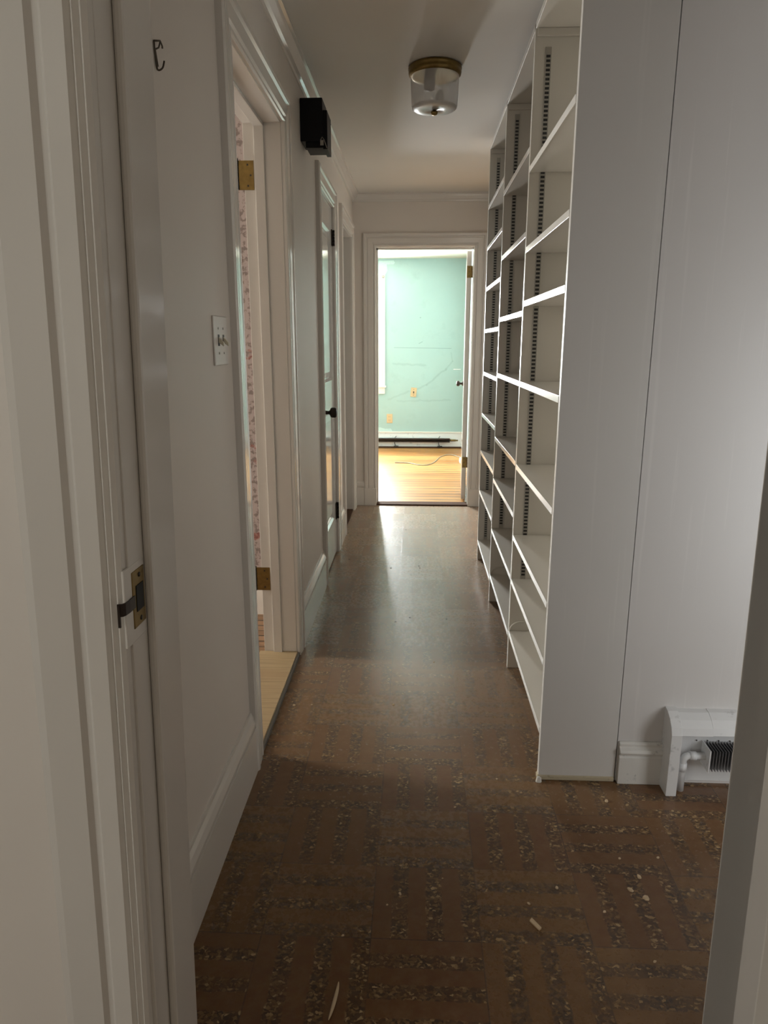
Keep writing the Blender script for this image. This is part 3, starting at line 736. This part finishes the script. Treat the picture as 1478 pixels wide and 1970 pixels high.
for i, (x, y, s) in enumerate(chips):
    near = 'shadowed floor in front of the bookcase' if y < 2 else 'floor beside the first doorway' if x < -.3 else 'middle of the hallway floor'
    if (x, y) == (.571, 1.827): lab, g = 'pale chip lying on the floor just before the scuffed baseboard', None
    elif .53 < x < .6 and 1.45 < y < 1.53: lab, g = 'larger pale wood chip in the cluster of three on the right foreground floor', 'larger chips on the right foreground floor'
    elif y >= 2 and x < -.3: lab, g = 'pale wood chip on the floor beside the first doorway threshold', 'chips beside the first doorway'
    elif y >= 2 and y < 2.5: lab, g = 'single pale chip in the middle of the hallway, level with the first doorway', None
    elif y >= 2.5: lab, g = 'tiny pale fleck on the hallway floor level with the second bookcase bay', None
    elif x < .1: lab, g = 'tiny pale fleck on the dark left foreground floor tiles', 'flecks on the left foreground floor'
    else: lab, g = 'small pale chip scattered on the dark right foreground floor', 'small chips on the right foreground floor'
    put('wood_chip', CM[i % 5], x, y, (s*1.25, s*.9, s*.8), random.random()*6, lab, 'wood chip', g)
crumbs = [(-.432, 3.449, .012), (-.411, 4.153, .016), (-.261, 4.044, .01), (-.069, 4.883, .012), (-.145, 3.989, .014), (-.092, 3.161, .011), (-.022, 3.217, .013), (.023, 4.037, .012), (.029, 3.997, .013), (.158, 3.206, .010), (.286, 3.153, .009), (-.434, 3.56, .009), (.147, 5.64, .014), (.013, 5.635, .012)]
for i, (x, y, s) in enumerate(crumbs):
    if y > 5: lab, g = 'dark crumb on the floor right at the far doorway threshold', 'dark crumbs at the far threshold'
    elif x < -.4: lab, g = 'dark crumb on the floor along the left baseboard near the closed door', 'dark crumbs along the left wall'
    elif y < 3.5: lab, g = 'dark crumb on the floor level with the middle bookcase bay', 'dark crumbs in the middle of the hall'
    else: lab, g = 'dark crumb on the shiny floor level with the farthest bookcase bay', 'dark crumbs on the shiny floor'
    put('floor_crumb', KM[i % 3], x, y, (s, s*.8, s*.35), random.random()*6, lab, 'crumb', g)
b = B().tube(smooth([(-.151, 1.190, .004), (-.152, 1.165, .005), (-.157, 1.130, .004), (-.162, 1.105, .003)], 4), .003, 6, 0, [.0005+.0035*math.sin(PI*min(1, (k+.5)/13)) for k in range(13)])
tag(b.make('straw_sliver', MCHIP), 'long curved tan sliver at the bottom of the view on the dark floor', 'sliver')
b = B().add([(x, y, z) for z in (0.0, .004) for x, y in ((.276, 1.372), (.282, 1.380), (.300, 1.352), (.294, 1.346))], [(0, 1, 2, 3), (4, 5, 6, 7), (0, 1, 5, 4), (1, 2, 6, 5), (2, 3, 7, 6), (3, 0, 4, 7)])
tag(b.make('wood_splinter', MCHIP), 'straight flat wood splinter on the middle foreground floor', 'splinter')
cc = chip_mesh('caulk', MDI, 9, .5)
put('caulk_crumb', cc, .388, 1.914, (.022, .016, .03), .3, 'ragged lump of crumbled caulk at the foot of the bookcase corner', 'caulk lump', None)

# ------------------------------------------------------------------ light
def area(name, loc, rot, sx, sy, power, col=(1, 1, 1)):
    l = bpy.data.lights.new(name, 'AREA'); l.shape = 'RECTANGLE'; l.size = sx; l.size_y = sy; l.energy = power; l.color = col
    o = bpy.data.objects.new(name, l); COL.objects.link(o); o.location = loc; o.rotation_euler = rot; return o
R = math.radians
area('daylight_far_window', ((W1[0]+W1[1])/2, YE+.16, (W1[2]+W1[3])/2), (R(-90), 0, 0), .95, 1.24, 740, (1, .965, .965))
area('fill_added_far_left_window', (XW1-.17, (W2[0]+W2[1])/2, 1.4), (0, R(-90), 0), 1.29, 1.4, 12, (1, .98, .94))  # added side light for the aqua end wall
area('daylight_bedroom_window', (XW0-.13, 2.85, 1.25), (0, R(-90), 0), 1.4, .54, 185, (1, .93, .85))
area('daylight_passage_window', (1.75, YN0-.02, .85), (R(90), 0, 0), .80, 1.2, 21, (1, .97, .98))
area('fill_added_back_window', (-2.77, -1.5, 1.4), (0, R(-90), 0), 1.2, 1.6, 58, (1, .95, .88))  # added fill for the nearest jambs and casing

w = bpy.data.worlds.new('world'); scn.world = w; w.use_nodes = True
bg = w.node_tree.nodes['Background']; bg.inputs[0].default_value = (.85, .92, 1, 1); bg.inputs[1].default_value = 1.0

# ------------------------------------------------------------------ camera
pitch, yaw, roll, F = .2369, .0466, .0001, 1342.7
f = Vector((-math.sin(yaw)*math.cos(pitch), math.cos(yaw)*math.cos(pitch), -math.sin(pitch)))
r = Vector((math.cos(yaw), math.sin(yaw), 0)); u = r.cross(f)
cam = bpy.data.cameras.new('camera'); co = bpy.data.objects.new('camera', cam); COL.objects.link(co)
cam.sensor_fit = 'VERTICAL'; cam.sensor_height = 36; cam.lens = F/1970*36; cam.clip_start = .02
co.matrix_world = Matrix(((r.x, u.x, -f.x, 0), (r.y, u.y, -f.y, 0), (r.z, u.z, -f.z, 1.31), (0, 0, 0, 1)))
scn.camera = co
vs = scn.view_settings; vs.view_transform = 'Standard'; vs.look = 'None'; vs.gamma = 1; vs.use_curve_mapping = False; vs.exposure = -0.18
